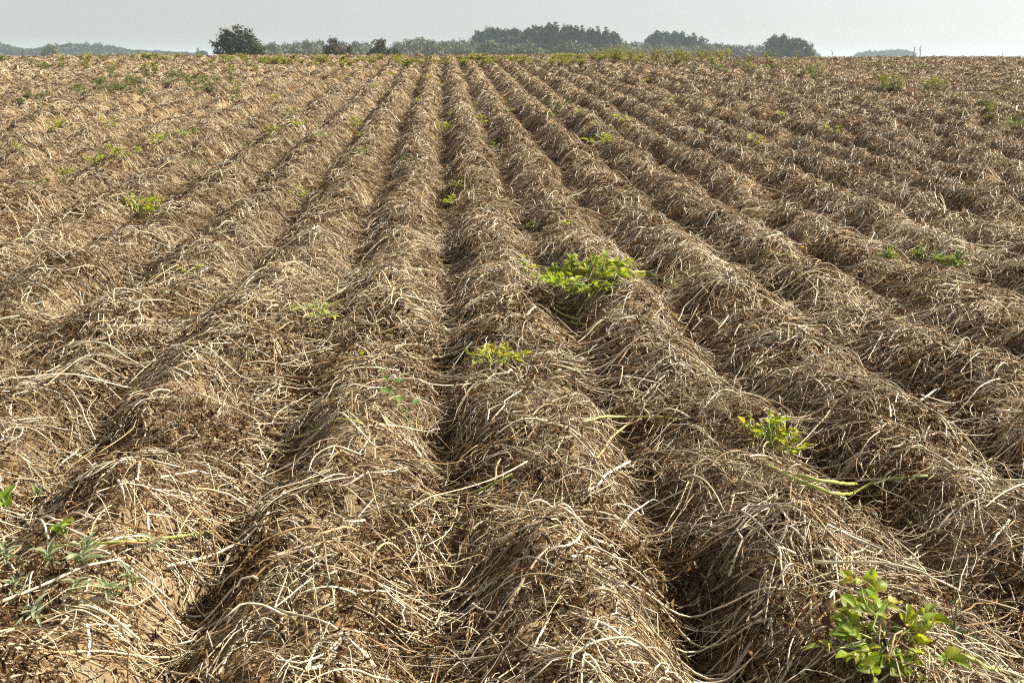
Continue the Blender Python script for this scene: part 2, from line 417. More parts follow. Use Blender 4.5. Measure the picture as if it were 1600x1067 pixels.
def clods():
    t = (1+5**.5)/2
    v = np.array([(-1, t, 0), (1, t, 0), (-1, -t, 0), (1, -t, 0), (0, -1, t), (0, 1, t), (0, -1, -t), (0, 1, -t), (t, 0, -1), (t, 0, 1), (-t, 0, -1), (-t, 0, 1)]); v /= np.linalg.norm(v[0])
    f = [(0, 11, 5), (0, 5, 1), (0, 1, 7), (0, 7, 10), (0, 10, 11), (1, 5, 9), (5, 11, 4), (11, 10, 2), (10, 7, 6), (7, 1, 8), (3, 9, 4), (3, 4, 2), (3, 2, 6), (3, 6, 8), (3, 8, 9), (4, 9, 5), (2, 4, 11), (6, 2, 10), (8, 6, 7), (9, 8, 1)]
    vl = [tuple(p) for p in v]; mid = {}; f2 = []
    def m(a, b):
        k = (min(a, b), max(a, b))
        if k not in mid:
            p = np.array(vl[a])+np.array(vl[b]); vl.append(tuple(p/np.linalg.norm(p))); mid[k] = len(vl)-1
        return mid[k]
    for a, b, c in f: ab, bc, ca = m(a, b), m(b, c), m(c, a); f2 += [(a, ab, ca), (b, bc, ab), (c, ca, bc), (ab, bc, ca)]
    v = np.array(vl); f2 = np.array(f2)
    x, y = sample_pts(1.4, 6.5, 330)
    kp = fbm(x*1.4+20, y*1.2, 95, 2) > -.1; x = x[kp]; y = y[kp]; n = len(x)
    s_ = .0025*(.016/.0025)**(rng.random(n)**2.2)
    ph = rng.uniform(0, 50, (n, 1))
    rad = 1+.28*vnoise(v[None, :, 0]*1.6+ph, v[None, :, 1]*1.6+v[None, :, 2]*1.3+ph, 5)+.16*vnoise(v[None, :, 0]*4+ph, v[None, :, 2]*4+v[None, :, 1]*3, 6)
    V = v[None]*rad[..., None]*s_[:, None, None]*rng.uniform(.7, 1.2, (n, 1, 3)); V[..., 2] *= .8
    V += np.stack([x, y, G(x, y)+s_*.35], -1)[:, None]
    o = link('soil_clods', mesh_np('soil_clods', V.reshape(-1, 3), (f2[None]+(np.arange(n)*len(v))[:, None, None]).reshape(-1, 3), M_SOIL))
    tag(o, 'crumbs and clods of dry sandy soil on the near ridges', None, None, 'stuff')
clods()
print('LITTER', nstraw, len(leaves.data.polygons))
# ------------------------------------------------------------------ single dry stems near the camera
def wob_pts(P, n, amp):
    """resample a polyline to n points with slight wobble"""
    P = np.asarray(P, float); seg = np.r_[0, np.cumsum(np.linalg.norm(np.diff(P, axis=0), axis=1))]
    t = np.linspace(0, seg[-1], n)
    Q_ = np.stack([np.interp(t, seg, P[:, k]) for k in range(3)], 1)
    Q_[1:-1] = .8*Q_[1:-1] + .1*(Q_[:-2]+Q_[2:])
    Q_[1:-1] += rng.normal(0, amp, (n-2, 3))
    return Q_
def stem_px(px, lifts, r0, r1, col, n=16, sides=7, jit=.12):
    P = np.array([hit(x, y, l) for (x, y), l in zip(px, lifts)])
    Q_ = wob_pts(P, n, .0012)
    rr = np.linspace(r0, r1, n)*(1+rng.normal(0, .05, n))
    C = np.asarray(col)[None]*(1+jit*rng.normal(0, 1, (n, 1)))
    return Q_, rr, np.clip(C, .01, 1)
def tube_obj(name, Q_, rr, C, mat, sides=7, parent=None, origin=None):
    o0 = np.asarray(Q_[0] if origin is None else origin)
    V, F, Cc = tubes((Q_-o0)[None], rr[None], sides, C[None])
    tri = []
    for q in caps(len(Q_), sides):
        for k in range(1, sides-1): tri.append((q[0], q[k], q[k+1]))
    me = mesh_np(name, V, [F, np.array(tri)], mat, Cc)
    return link(name, me, parent, tuple(o0) if parent is None else None)
PALE = (.74, .66, .53); TAN = (.50, .36, .19); GREY = (.52, .48, .41)
heroes = [
 ([(907, 772), (935, 757), (944, 742), (984, 721)], [.01, .03, .05, .09], .0035, .0075, PALE, 'thick pale broken stem whose cut end points up to the right over a dark furrow'),
 ([(887, 956), (950, 977), (985, 1003), (1035, 1037)], [.02, .03, .03, .01], .0045, .003, PALE, 'long pale stem running down the right flank of the middle ridge at the bottom'),
 ([(1577, 812), (1548, 850), (1520, 885), (1493, 925)], [.06, .05, .04, .02], .004, .0025, PALE, 'straight pale stem slanting down toward the bottom right green potato plant'),
 ([(1420, 640), (1460, 610), (1515, 591), (1567, 612)], [.02, .05, .06, .03], .006, .004, GREY, 'greyish arched stem bending over the ridge near the right edge'),
 ([(1437, 662), (1487, 660), (1537, 652), (1578, 640)], [.03, .04, .05, .05], .0045, .004, GREY, 'grey stem bridging a furrow near the right edge below the arched stem'),
 ([(136, 975), (140, 1002), (137, 1029)], [.03, .03, .02], .0048, .0042, (.85, .78, .66), 'short white stem standing out on bare soil below the grey green weeds'),
 ([(428, 1066), (482, 1045), (500, 1040)], [.01, .04, .04], .006, .005, (.8, .72, .58), 'short thick white stem at the bottom edge left of the centre furrow'),
 ([(425, 782), (470, 737), (495, 738), (512, 748), (519, 766)], [.01, .06, .06, .05, .01], .0048, .0035, GREY, 'grey stem bent into a hoop on the ridge crest left of the centre furrow'),
 ([(178, 748), (186, 752), (192, 764), (194, 778)], [.03, .05, .05, .02], .005, .004, (.8, .72, .58), 'short hooked white stem on the second ridge from the left'),
 ([(250, 746), (307, 735), (362, 748), (398, 754)], [.02, .04, .04, .03], .005, .003, PALE, 'long pale stem crossing bare soil on the second ridge from the left'),
 ([(822, 860), (845, 855), (875, 855), (900, 847), (910, 828)], [.01, .03, .03, .04, .05], .005, .004, PALE, 'pale stem with an upturned bent end on the middle ridge crest'),
 ([(1100, 790), (1103, 800), (1106, 808)], [.08, .05, .02], .0045, .004, PALE, 'short upright pale stem in the furrow right of the middle ridge'),
 ([(965, 832), (985, 803), (1022, 778), (1040, 790)], [.04, .06, .07, .04], .0055, .0025, (.8, .72, .6), 'forked looking pale stem with a raised knee beside the furrow right of the middle ridge'),
 ([(340, 920), (350, 880), (375, 840), (400, 817)], [.02, .06, .07, .05], .0055, .004, (.66, .55, .4), 'tan stem rising steeply over the furrow at the lower left'),
 ([(260, 885), (330, 868), (385, 842), (420, 800)], [.02, .05, .06, .06], .006, .0045, (.66, .58, .46), 'long pale stem sweeping across the lower left furrow toward the ridge crest'),
 ([(478, 855), (500, 833), (535, 823), (560, 828)], [.02, .05, .05, .03], .0055, .004, TAN, 'thick tan stem with a sharp knee on the ridge left of the centre furrow'),
 ([(800, 1030), (850, 1012), (905, 1012), (960, 1020)], [.01, .04, .04, .02], .0045, .003, PALE, 'pale bent stem crossing the middle ridge at the bottom edge'),
 ([(1085, 860), (1130, 835), (1180, 790), (1215, 770)], [.02, .05, .06, .05], .0045, .003, (.6, .5, .36), 'long tan stem hanging into the furrow below the bright green shoot at right'),
]
for px, lf, r0, r1, c, lab in heroes:
    Q_, rr, C = stem_px(px, [l+.012 for l in lf], r0, r1, c)
    tag(tube_obj('dry_stem', Q_, rr, C, M_STRAW), lab, 'dry stem')
# the largest of the loose haulms, each its own object
def loose_stems(n):
    x, y = sample_pts(2.0, 5.6, 40)
    ok = rng.permutation(len(x))[:n]; x = x[ok]; y = y[ok]
    nodes = 14
    L = rng.uniform(.22, .62, n)
    P = strands(x, y, L, nodes, .05, .16, .024, 5, .6, .75, .3, .4)
    r = rng.uniform(.0034, .0056, n); P[..., 2] += r[:, None]
    col = straw_col(n, [6, 3, 1, .3, 0, 3])
    for i in range(n):
        C = np.clip(col[i][None]*(1+.1*rng.normal(0, 1, (nodes, 1))), .02, .95)
        kn = 1+.18*(rng.random(nodes) < .2)
        o = tube_obj('dry_stem', P[i], r[i]*np.linspace(1, .6, nodes)*kn, C, M_STRAW, 6)
        tag(o, 'loose pale potato stem lying across the nearest ridges', 'dry stem', 'loose pale stems on the nearest ridges')
loose_stems(230)

greens = [
 ([(57, 856), (120, 849), (200, 846), (270, 838), (335, 829)], [.02, .04, .04, .05, .05], .0035, .005, (.34, .36, .09), 'long straight yellow green stem above the grey green weeds at lower left'),
 ([(640, 779), (702, 784), (750, 765), (800, 740)], [.02, .03, .05, .04], .003, .0035, (.26, .32, .07), 'green stem hanging across the centre furrow'),
 ([(505, 662), (535, 654), (555, 657), (580, 669)], [.03, .05, .05, .02], .0035, .004, (.38, .40, .11), 'short yellow green stem on the ridge crest left of the centre furrow'),
 ([(410, 727), (440, 690), (500, 670)], [.03, .05, .05], .003, .0035, (.36, .36, .11), 'yellowish stem rising from the furrow at left of the centre ridge'),
 ([(907, 662), (940, 650), (980, 652), (1025, 650), (1072, 657)], [.04, .07, .07, .06, .03], .005, .0045, (.44, .42, .14), 'thick yellow green stem lying level over dead leaves right of the middle ridge'),
 ([(930, 720), (955, 683), (980, 663), (1003, 654)], [.03, .06, .07, .07], .0055, .0045, (.48, .36, .16), 'tan yellow stem dropping from the level green stem into the furrow'),
 ([(1171, 412), (1202, 393), (1232, 399), (1258, 408)], [.03, .08, .06, .03], .005, .004, (.40, .42, .10), 'arched yellow green stem on the third ridge right of the centre'),
 ([(855, 487), (880, 503), (915, 507)], [.03, .04, .04], .005, .005, (.40, .36, .12), 'short yellow stem just below the big green clump'),
 ([(1505, 1024), (1550, 1045), (1598, 1068)], [.05, .05, .03], .0058, .006, (.42, .47, .10), 'thick bright green stem in the bottom right corner'),
]
for px, lf, r0, r1, c, lab in greens:
    Q_, rr, C = stem_px(px, [l+.02 for l in lf], r0*1.1, r1*1.1, c, jit=.06)
    tag(tube_obj('green_stem', Q_, rr, C, M_GSTEM), lab, 'green stem')

# ------------------------------------------------------------------ green potato regrowth
def leaflet(mb, o, d, nrm, L, W, c, fold=.25, curl=.3, nu=7, sh=.85, wav=.05):
    d = np.asarray(d, float); d /= np.linalg.norm(d)
    s = np.cross(d, nrm); s /= np.linalg.norm(s)+1e-9; n_ = np.cross(s, d)
    V = []
    for i in range(nu):
        u = i/(nu-1)
        w = W*math.sin(math.pi*min(1, u**sh*.97+.015))**.75
        for v in (-1, -.5, 0, .5, 1):
            z = abs(v)*w*fold*1.2 - curl*L*u*u + wav*W*math.sin(9*u+v*3)*abs(v)
            V.append(np.asarray(o) + d*(u*L*(1-.12*abs(curl))) + s*(v*w*.5*2*.5) + n_*z)
    F = []
    for i in range(nu-1):
        for j in range(4):
            a = i*5+j; F.append((a, a+1, a+6, a+5))
    cc = np.asarray(c)[None]*np.array([1.0, .95, 1.12, .95, 1.0])[np.arange(nu*5) % 5][:, None]
    mb.add(np.array(V), np.array(F), cc)
def rdir(az, el): return np.array([math.cos(az)*math.cos(el), math.sin(az)*math.cos(el), math.sin(el)])
LEAFC = [(.28, .36, .045), (.34, .41, .06), (.21, .29, .04), (.40, .44, .09)]
def compound(o, d, L, c, r, pairs=2, wide=.62, stemc=(.30, .38, .10)):
    """one compound leaf as an MB: stalk with a terminal leaflet and pairs of side leaflets"""
    mb = MB(); d = np.asarray(d, float); d /= np.linalg.norm(d)
    up = np.array([0, 0, 1.0]); side = np.cross(d, up); side /= np.linalg.norm(side)+1e-9
    pts = [np.asarray(o)+d*L*.62*t - np.array([0, 0, .10*L*t*t]) for t in np.linspace(0, 1, 5)]
    mb.tube(pts, np.linspace(.0016, .0010, 5), stemc, 4)
    ll = L*.5
    def cj(): return np.asarray(c)*r.uniform(.8, 1.25)*np.array([r.uniform(.85, 1.2), 1, r.uniform(.7, 1.3)])
    nn = np.cross(side, d) + .45*r.normal(0, 1, 3)
    leaflet(mb, pts[-1], d+.25*r.normal(0, 1, 3), nn, ll, ll*wide, cj(), r.uniform(.1, .4), r.uniform(.0, .45))
    for k in range(pairs):
        t = pts[3-k] if k < 3 else pts[1]
        for sgn in (-1, 1):
            if r.random() < .12: continue
            dd = d*.55 + side*sgn*.9 + .2*r.normal(0, 1, 3)
            l2 = ll*r.uniform(.6, .95)*(1-.22*k)
            leaflet(mb, t, dd, nn+.3*r.normal(0, 1, 3), l2, l2*wide, cj(), r.uniform(.1, .45), r.uniform(0, .5))
    return mb
def potato(at, label, stems, leafL, lpc, seed, col=None, pairs=2, group=None, wide=.62, name='potato_plant', cat='potato plant', mstem=(.33, .40, .10)):
    """stems: list of (azimuth, elevation, length, droop)"""
    r = np.random.default_rng(seed); cols = LEAFC if col is None else col
    root = empty(name, tuple(at)); tag(root, label, cat, group)
    for az, el, L, droop in stems:
        d = rdir(az, el)
        pts = [d*L*t + np.array([0, 0, -droop*L*t*t]) + r.normal(0, .004, 3)*(t > 0) for t in np.linspace(0, 1, 7)]
        sb = MB(); sb.tube(pts, np.linspace(.0042, .0018, 7), mstem, 6)
        link('stem', sb.build('stem', M_GSTEM), root)
        for q in range(lpc):
            t = .25 + .75*(q+r.uniform(.2, .8))/lpc
            p = np.array([np.interp(t, np.linspace(0, 1, 7), np.array(pts)[:, k]) for k in range(3)])
            a2 = az + (1 if q % 2 else -1)*r.uniform(.5, 1.5) if q < lpc-1 else az+r.normal(0, .3)
            dd = rdir(a2, r.uniform(.0, .8))
            mb = compound(p, dd, leafL*r.uniform(.75, 1.15)*(1-.25*t), cols[r.integers(len(cols))], r, pairs, wide)
            link('leaf', mb.build('leaf', M_LEAF), root)
    return root
def ground_at(px, py): 
    p = hit(px, py); return np.array([p[0], p[1], G(p[0], p[1])+.02+.03*min(1, p[1]/6)])
def A_(deg): return R(deg)
# foreground right plant with broad leaves
p1 = potato(ground_at(1378, 1030), 'large potato plant with broad bright green leaves in the bottom right corner',
            [(A_(110), .95, .17, .1), (A_(75), .6, .15, .15), (A_(160), .6, .13, .15), (A_(20), .55, .14, .2), (A_(-40), .35, .13, .2), (A_(-130), .35, .12, .2), (A_(190), .4, .13, .2), (A_(-80), .3, .15, .2)], .112, 4, 3, None, 2, None, .7)
def withered(parent, offs, seed):
    r = np.random.default_rng(seed)
    for p in offs:
        mb = MB(); leaflet(mb, p, (r.normal(0, .3), r.normal(0, .3), -1), r.normal(0, 1, 3), .042, .016, (.10, .06, .03), 1.3, .6, 7, .85, .25)
        o = link('withered_leaf', mb.build('withered_leaf', M_CRUMB), parent); o['label'] = 'dark brown withered leaf'
withered(p1, [(-.13, .03, .13), (-.145, .0, .10), (.03, .0, .1)], 5)
p1b = potato(ground_at(1548, 985), 'thick pale green stem with two small leaves near the bottom right corner',
             [(A_(35), .35, .10, .1)], .06, 2, 8, [(.28, .36, .05)], 1, None, .8)
# big clump in the middle distance
p2 = potato(ground_at(922, 460), 'big sprawling bright green potato clump on the ridge right of the centre',
            [(A_(80), .9, .24, .15), (A_(55), .8, .28, .2), (A_(110), .75, .26, .2), (A_(30), .6, .28, .25), (A_(150), .5, .26, .25), (A_(175), .4, .34, .25), (A_(5), .5, .32, .3),
             (A_(200), .3, .30, .2), (A_(70), .5, .4, .2), (A_(40), .45, .42, .2), (A_(-50), .3, .16, .2), (A_(-110), .3, .15, .2)], .15, 9, 12, [(.24, .33, .05), (.29, .37, .06), (.18, .26, .045), (.34, .40, .09)], 2, None, .6)
for px, lf in (([(925, 443), (962, 446), (985, 442), (1003, 428), (1030, 432), (1053, 449)], [.04, .05, .05, .06, .06, .02]), ([(985, 425), (1010, 424), (1040, 436), (1064, 448)], [.08, .09, .07, .03]),
               ([(834, 439), (854, 466), (871, 490), (908, 500)], [.05, .05, .05, .03])):
    Q_, rr, C = stem_px(px, [l+.015 for l in lf], .0065, .006, (.42, .46, .12), jit=.06)
    o0 = np.array(p2.location); tube_obj('stem', Q_, rr, C, M_GSTEM, 7, p2, o0)
p2b = potato(ground_at(826, 445), 'small bright green shoot beside the left end of the big clump',
             [(A_(95), .8, .2, .1), (A_(60), .6, .15, .2), (A_(150), .5, .14, .2)], .085, 3, 14, None, 2, None, .6)
p3 = potato(ground_at(1205, 722), 'bright yellow green potato shoot upright beside a dark furrow at right',
            [(A_(95), 1.2, .16, .05), (A_(60), .9, .15, .1), (A_(30), .7, .13, .15), (A_(150), .8, .13, .1), (A_(0), .3, .12, .1), (A_(80), .8, .12, .1), (A_(120), 1.0, .15, .1)], .105, 4, 21, [(.34, .40, .05), (.28, .36, .045), (.40, .43, .07)], 2, None, .62)
withered(p3, [(-.05, .05, .15), (-.03, .06, .16), (.08, .02, .12)], 9)
for px, lf in (([(1200, 727), (1250, 752), (1300, 771), (1330, 772), (1360, 756), (1400, 745), (1450, 744)], [.05, .06, .07, .07, .07, .06, .04]), ([(1245, 742), (1287, 751), (1340, 757)], [.08, .08, .07])):
    Q_, rr, C = stem_px(px, [l+.015 for l in lf], .0066, .0062, (.42, .46, .12), jit=.06)
    o0 = np.array(p3.location); tube_obj('stem', Q_, rr, C, M_GSTEM, 7, p3, o0)
p4 = potato(ground_at(768, 592)+np.array([0, 0, .03]), 'small light green potato shoot on the crest just right of the centre furrow',
            [(A_(100), .8, .10, .1), (A_(20), .4, .15, .15), (A_(160), .5, .12, .2), (A_(60), .5, .12, .2), (A_(130), .9, .08, .2), (A_(5), .5, .12, .2)], .11, 4, 31, [(.36, .42, .08), (.30, .38, .06), (.42, .46, .12)], 2, None, .55)
p5 = potato(ground_at(216, 345), 'light green potato shoot with a trailing stem on the left ridges',
            [(A_(95), .9, .22, .1), (A_(150), .6, .2, .2), (A_(40), .6, .2, .2), (A_(0), .25, .35, .15), (A_(75), .7, .24, .1), (A_(120), .9, .26, .1), (A_(20), .8, .24, .1)], .15, 5, 41, None, 2, None, .55)
p6 = potato(ground_at(499, 522)+np.array([0, 0, .05]), 'pale whitish green shoot in the furrow left of the centre ridge',
            [(A_(95), .9, .12, .1), (A_(30), .7, .11, .1), (A_(150), .8, .12, .1), (A_(70), .8, .14, .1), (A_(-60), .5, .1, .1)], .13, 3, 51, [(.42, .44, .26), (.36, .40, .20)], 2, None, .5)
p7 = potato(ground_at(1262, 408), 'bright yellow single leaf beside the arched yellow green stem',
            [(A_(90), .8, .06, .1)], .09, 2, 61, [(.55, .48, .05)], 1, None, .8)
for (px, py, sc, sd, lab) in [
    (943, 236, 2.2, 71, 'bright green shoot on the second ridge right of the centre, midway to the horizon'),
    (707, 328, 1.1, 72, 'tiny green shoot in the centre furrow above the big clump'),
    (470, 318, 1.3, 73, 'low green shoot on the ridge between the two pale left furrows'),
    (297, 441, .7, 74, 'small dark green tuft on the left ridge below the trailing shoot'),
    (146, 266, 1.5, 75, 'left one of two neighbouring green shoots on the far left ridges'),
    (190, 258, 1.6, 76, 'right one of two neighbouring green shoots on the far left ridges'),
    (215, 246, 1.0, 77, 'faint yellow green shoot behind the two neighbouring shoots at left')]:
    r = np.random.default_rng(sd)
    potato(ground_at(px, py), lab, [(r.uniform(0, 6.28), r.uniform(.5, 1.2), .13*sc, .15) for _ in range(4)], .085*sc, 3, sd, None, 2, None, .55)

# repeats of small far shoots: three kinds, copied
kinds = []
for s_ in range(3):
    r = np.random.default_rng(90+s_)
    kinds.append(potato((0, 0, -30), None, [(r.uniform(0, 6.28), r.uniform(.4, 1.2), .17, .15) for _ in range(4)], .12, 3, 90+s_, LEAFC if s_ < 2 else [(.12, .2, .04)], 2, None, .55))
far_px = [(800, 183), (752, 201), (762, 238), (690, 212), (684, 228), (629, 198), (700, 186), (704, 207), (446, 189), (420, 217), (565, 221), (300, 217), (288, 222), (970, 196), (862, 190),
          (985, 133), (1010, 133), (565, 245), (520, 268), (600, 160), (585, 142), (650, 165), (740, 172), (880, 170), (910, 186), (930, 205), (505, 222), (470, 205), (555, 205),
          (60, 300), (100, 285), (350, 262), (385, 238), (1225, 190), (1300, 215), (840, 365), (885, 362), (715, 300), (640, 262), (1100, 215), (1180, 235), (1050, 160), (240, 232), (170, 205),
          (425, 160), (465, 178), (510, 148), (545, 128), (612, 122), (670, 130), (300, 265), (80, 208), (30, 240)]
first = [True]*3
for i, (px, py) in enumerate(far_px):
    k = i % 3 if py > 160 else (i % 2)
    o = kinds[k] if first[k] else copy_tree(kinds[k]); first[k] = False
    p = ground_at(px, py); o.location = tuple(p); o.rotation_euler = (0, 0, rng.uniform(0, 6.28)); q = rng.uniform(.6, 1.3)*(1 if py < 250 else .65); o.scale = (q, q, q)
    tag(o, 'small green potato shoot dotted far out among the straw covered rows', 'potato plant', 'small green shoots scattered over the rows')

# ------------------------------------------------------------------ grey green weeds, lower left corner
def weed_rosette(at, label, n, L, col, seed, group=None, width=.3, name='weed_seedling', tilt=(.1, .9)):
    r = np.random.default_rng(seed); root = empty(name, tuple(at)); tag(root, label, 'weed', group)
    sb = MB(); sb.tube([np.zeros(3), r.normal(0, .006, 3)+[0, 0, .02], r.normal(0, .008, 3)+[0, 0, .045]], [.002, .0018, .001], (.2, .26, .12), 5)
    link('stem', sb.build('stem', M_GSTEM), root)
    for k in range(n):
        az = k*2.4+r.normal(0, .3); el = r.uniform(*tilt); d = rdir(az, el); l = L*r.uniform(.55, 1.15)
        mb = MB(); leaflet(mb, (0, 0, .01+.035*k/n), d, (-d[0]*.5, -d[1]*.5, 1), l, l*width*r.uniform(.8, 1.3), np.asarray(col)*r.uniform(.8, 1.25), .35, r.uniform(-.1, .5), 7, .8)
        link('leaf', mb.build('leaf', M_WEED), root)
    return root
GG = (.29, .33, .20)
for px, py, n, L, lab in [(15, 905, 6, .075, 'grey green weed at the left edge, nearest the picture corner'), (82, 912, 7, .085, 'grey green weed with long leaves standing left of the largest one'),
    (132, 915, 9, .105, 'largest grey green weed with long pointed leaves at lower left'), (210, 945, 5, .08, 'grey green weed on the right end of the lower left patch'),
    (172, 962, 11, .08, 'dense grey green weed below and right of the largest one'), (125, 958, 9, .07, 'leafy grey green weed in the middle of the lower left patch'),
    (62, 1000, 7, .085, 'lowest grey green weed, on bare soil at lower left'), (140, 895, 5, .07, 'small upright weed above the largest grey green one'), (245, 890, 5, .06, 'little green weed beside straw right of the grey green patch'), (30, 955, 5, .06, 'small weed at the left edge below the corner weed')]:
    weed_rosette(ground_at(px, py)+np.array([0, 0, .02]), lab, n+5, L*.68, GG, px+py, None, .24)
weed_rosette(ground_at(98, 858), 'bright green seedling beside the long straight yellow green stem', 6, .05, (.24, .34, .05), 8, None, .5)
weed_rosette(ground_at(14, 815), 'bright green seedling at the left edge above the weeds', 4, .07, (.24, .36, .05), 9, None, .55)
weed_rosette(ground_at(62, 800), 'thin pale weed at far left in the shaded furrow', 4, .06, (.25, .30, .12), 10, None, .25, 'weed_seedling', (.6, 1.3))
for px, py, lab in ((1385, 428, 'dark green low weed at the left of the right hand tuft'), (1432, 425, 'dark green ferny tuft on the right ridges'), (1462, 432, 'dark green tuft leaning right on the right ridges'), (1490, 438, 'small dark green tuft at the right end of its row of weeds')):
    weed_rosette(ground_at(px, py)+np.array([0, 0, .04]), lab, 22, .13, (.20, .25, .10), px, None, .17, 'weed_seedling', (.1, 1.2))
# broad leaved creeper with a seed head, and the sprig beside it
o0 = ground_at(668, 684)
cr = empty('creeping_weed', tuple(o0)); tag(cr, 'dark green creeping weed with round leaves and a fluffy white seed head', 'weed')
Q_, rr, C = stem_px([(682, 683), (655, 676), (636, 658), (622, 630), (604, 596), (590, 570)], [.03, .05, .07, .08, .10, .13], .0035, .0015, (.25, .32, .08), jit=.06)
tube_obj('stem', Q_, rr, C, M_GSTEM, 6, cr, o0)
for (px, py, l, wd, lift, az) in [(622, 628, .065, .9, .08, -80), (608, 622, .055, .85, .07, 120), (632, 648, .045, .6, .06, -60), (645, 640, .05, .5, .07, 60), (606, 600, .045, .35, .1, 130), (596, 588, .04, .3, .11, 60), (614, 605, .05, .4, .09, 20), (590, 578, .04, .25, .11, 110)]:
    p = hit(px, py, lift)-o0; d = rdir(A_(az), .35); mb = MB()
    p = p+np.array([0, 0, .02]); leaflet(mb, p, d, (.1, -.4, 1), l*1.2, l*wd*1.2, np.array((.12, .19, .055))*rng.uniform(.8, 1.3), .2, .2)
    link('leaf', mb.build('leaf', M_WEED), cr)
def puff(parent, p, r_, c):
    mb = MB()
    for _ in range(110):
        d = rng.normal(0, 1, 3); d /= np.linalg.norm(d)
        s = np.cross(d, rng.normal(0, 1, 3)); s /= np.linalg.norm(s)
        mb.add([p, p+d*r_+s*r_*.12, p+d*r_-s*r_*.12], [(0, 1, 2)], c)
    link('seed_head', mb.build('seed_head', M_CRUMB), parent)
puff(cr, hit(615, 588, .10)-o0, .013, (.8, .78, .72))
yl = empty('yellow_leaf_sprig', tuple(ground_at(566, 580))); tag(yl, 'single round yellow leaf on a short stalk left of the white seed head', 'weed')
mb = MB(); mb.tube([(0, 0, 0), (0, .0, .03), (0.002, 0, .05)], .0012, (.35, .35, .1), 5); link('stem', mb.build('stem', M_GSTEM), yl)
mb = MB(); leaflet(mb, (-.012, 0, .05), (1, .1, .3), (0, -1, .6), .026, .026, (.55, .52, .04), .1, .1); link('leaf', mb.build('leaf', M_LEAF), yl)
# wiry weed beside the bottom right plant
ww = empty('wiry_weed', tuple(ground_at(1490, 1010))); tag(ww, 'thin dark wiry weed standing between the broad leaves and the thick green stem', 'weed')
mb = MB()
for az, el, L in ((95, 1.35, .27), (70, 1.2, .25), (120, 1.3, .22), (40, 1.0, .14), (150, 1.0, .12)):
    d = rdir(A_(az), el); pts = [d*L*t+rng.normal(0, .003, 3)*(t > 0) for t in np.linspace(0, 1, 8)]; mb.tube(pts, np.linspace(.0016, .0006, 8), (.10, .13, .05), 5)
    for q in range(3, 8):
        if rng.random() < .6: mb.tube([pts[q-1], pts[q-1]+rng.normal(0, .018, 3)+[0, 0, .02]], [.0008, .0004], (.12, .15, .06), 4)
link('stem', mb.build('stem', M_GSTEM), ww)
for k in range(7):
    d = rdir(k*.9, rng.uniform(.0, .5)); mb = MB(); leaflet(mb, (0, 0, .01), d, (0, 0, 1), .06, .014, (.13, .165, .08), .4, .3); link('leaf', mb.build('leaf', M_WEED), ww)

# ------------------------------------------------------------------ fruits and a tuber
def ball(name, px, py, rad, c, label, cat, group=None):
    p = hit(px, py); z = G(p[0], p[1])
    mb = MB(); n1, n2 = 12, 8; V = []; F = []
    for a in range(n2+1):
        for b_ in range(n1):
            t = math.pi*a/n2; f = 2*math.pi*b_/n1; rr_ = rad*(1+.05*math.sin(2*f+1)*math.sin(t)); V.append((rr_*math.sin(t)*math.cos(f), rr_*math.sin(t)*math.sin(f)*1.05, rad*.93*math.cos(t)*(1-.1*math.exp(-8*t*t))))
    for a in range(n2):
        for b_ in range(n1): F.append((a*n1+b_, (a+1)*n1+b_, (a+1)*n1+(b_+1) % n1, a*n1+(b_+1) % n1))
    mb.add(np.array(V), np.array(F), c)
    o = link(name, mb.build(name, M_FRUIT), None, (p[0], p[1], z+rad*.85+.015), (rng.uniform(-.5, .5), rng.uniform(-.5, .5), 0)); tag(o, label, cat, group)
    if name == 'potato_berry':
        mb = MB(); mb.tube([(0, 0, rad*.8), (.004, .002, rad*1.2), (.012, .006, rad*1.4)], [.0014, .0012, .001], (.30, .30, .12), 5); link('stalk', mb.build('stalk', M_GSTEM), o)
for px, py, rad, lab in ((1177, 853, .0105, 'left of two touching green potato berries right of the furrow'), (1186, 848, .0105, 'right of two touching green potato berries right of the furrow'), (1203, 849, .010, 'lone green berry just right of the touching pair'), (827, 521, .012, 'green berry on the middle ridge below the big clump'), (1433, 821, .010, 'dull green berry in the shaded furrow at right'), (867, 590, .011, 'small green berry on the middle ridge right of the light green shoot')):
    ball('potato_berry', px, py, rad, (.22, .25, .085), lab, 'potato berry')
ball('potato_tuber', 1494, 762, .013, (.52, .40, .25), 'small round pale tuber on bare soil at right', 'potato')

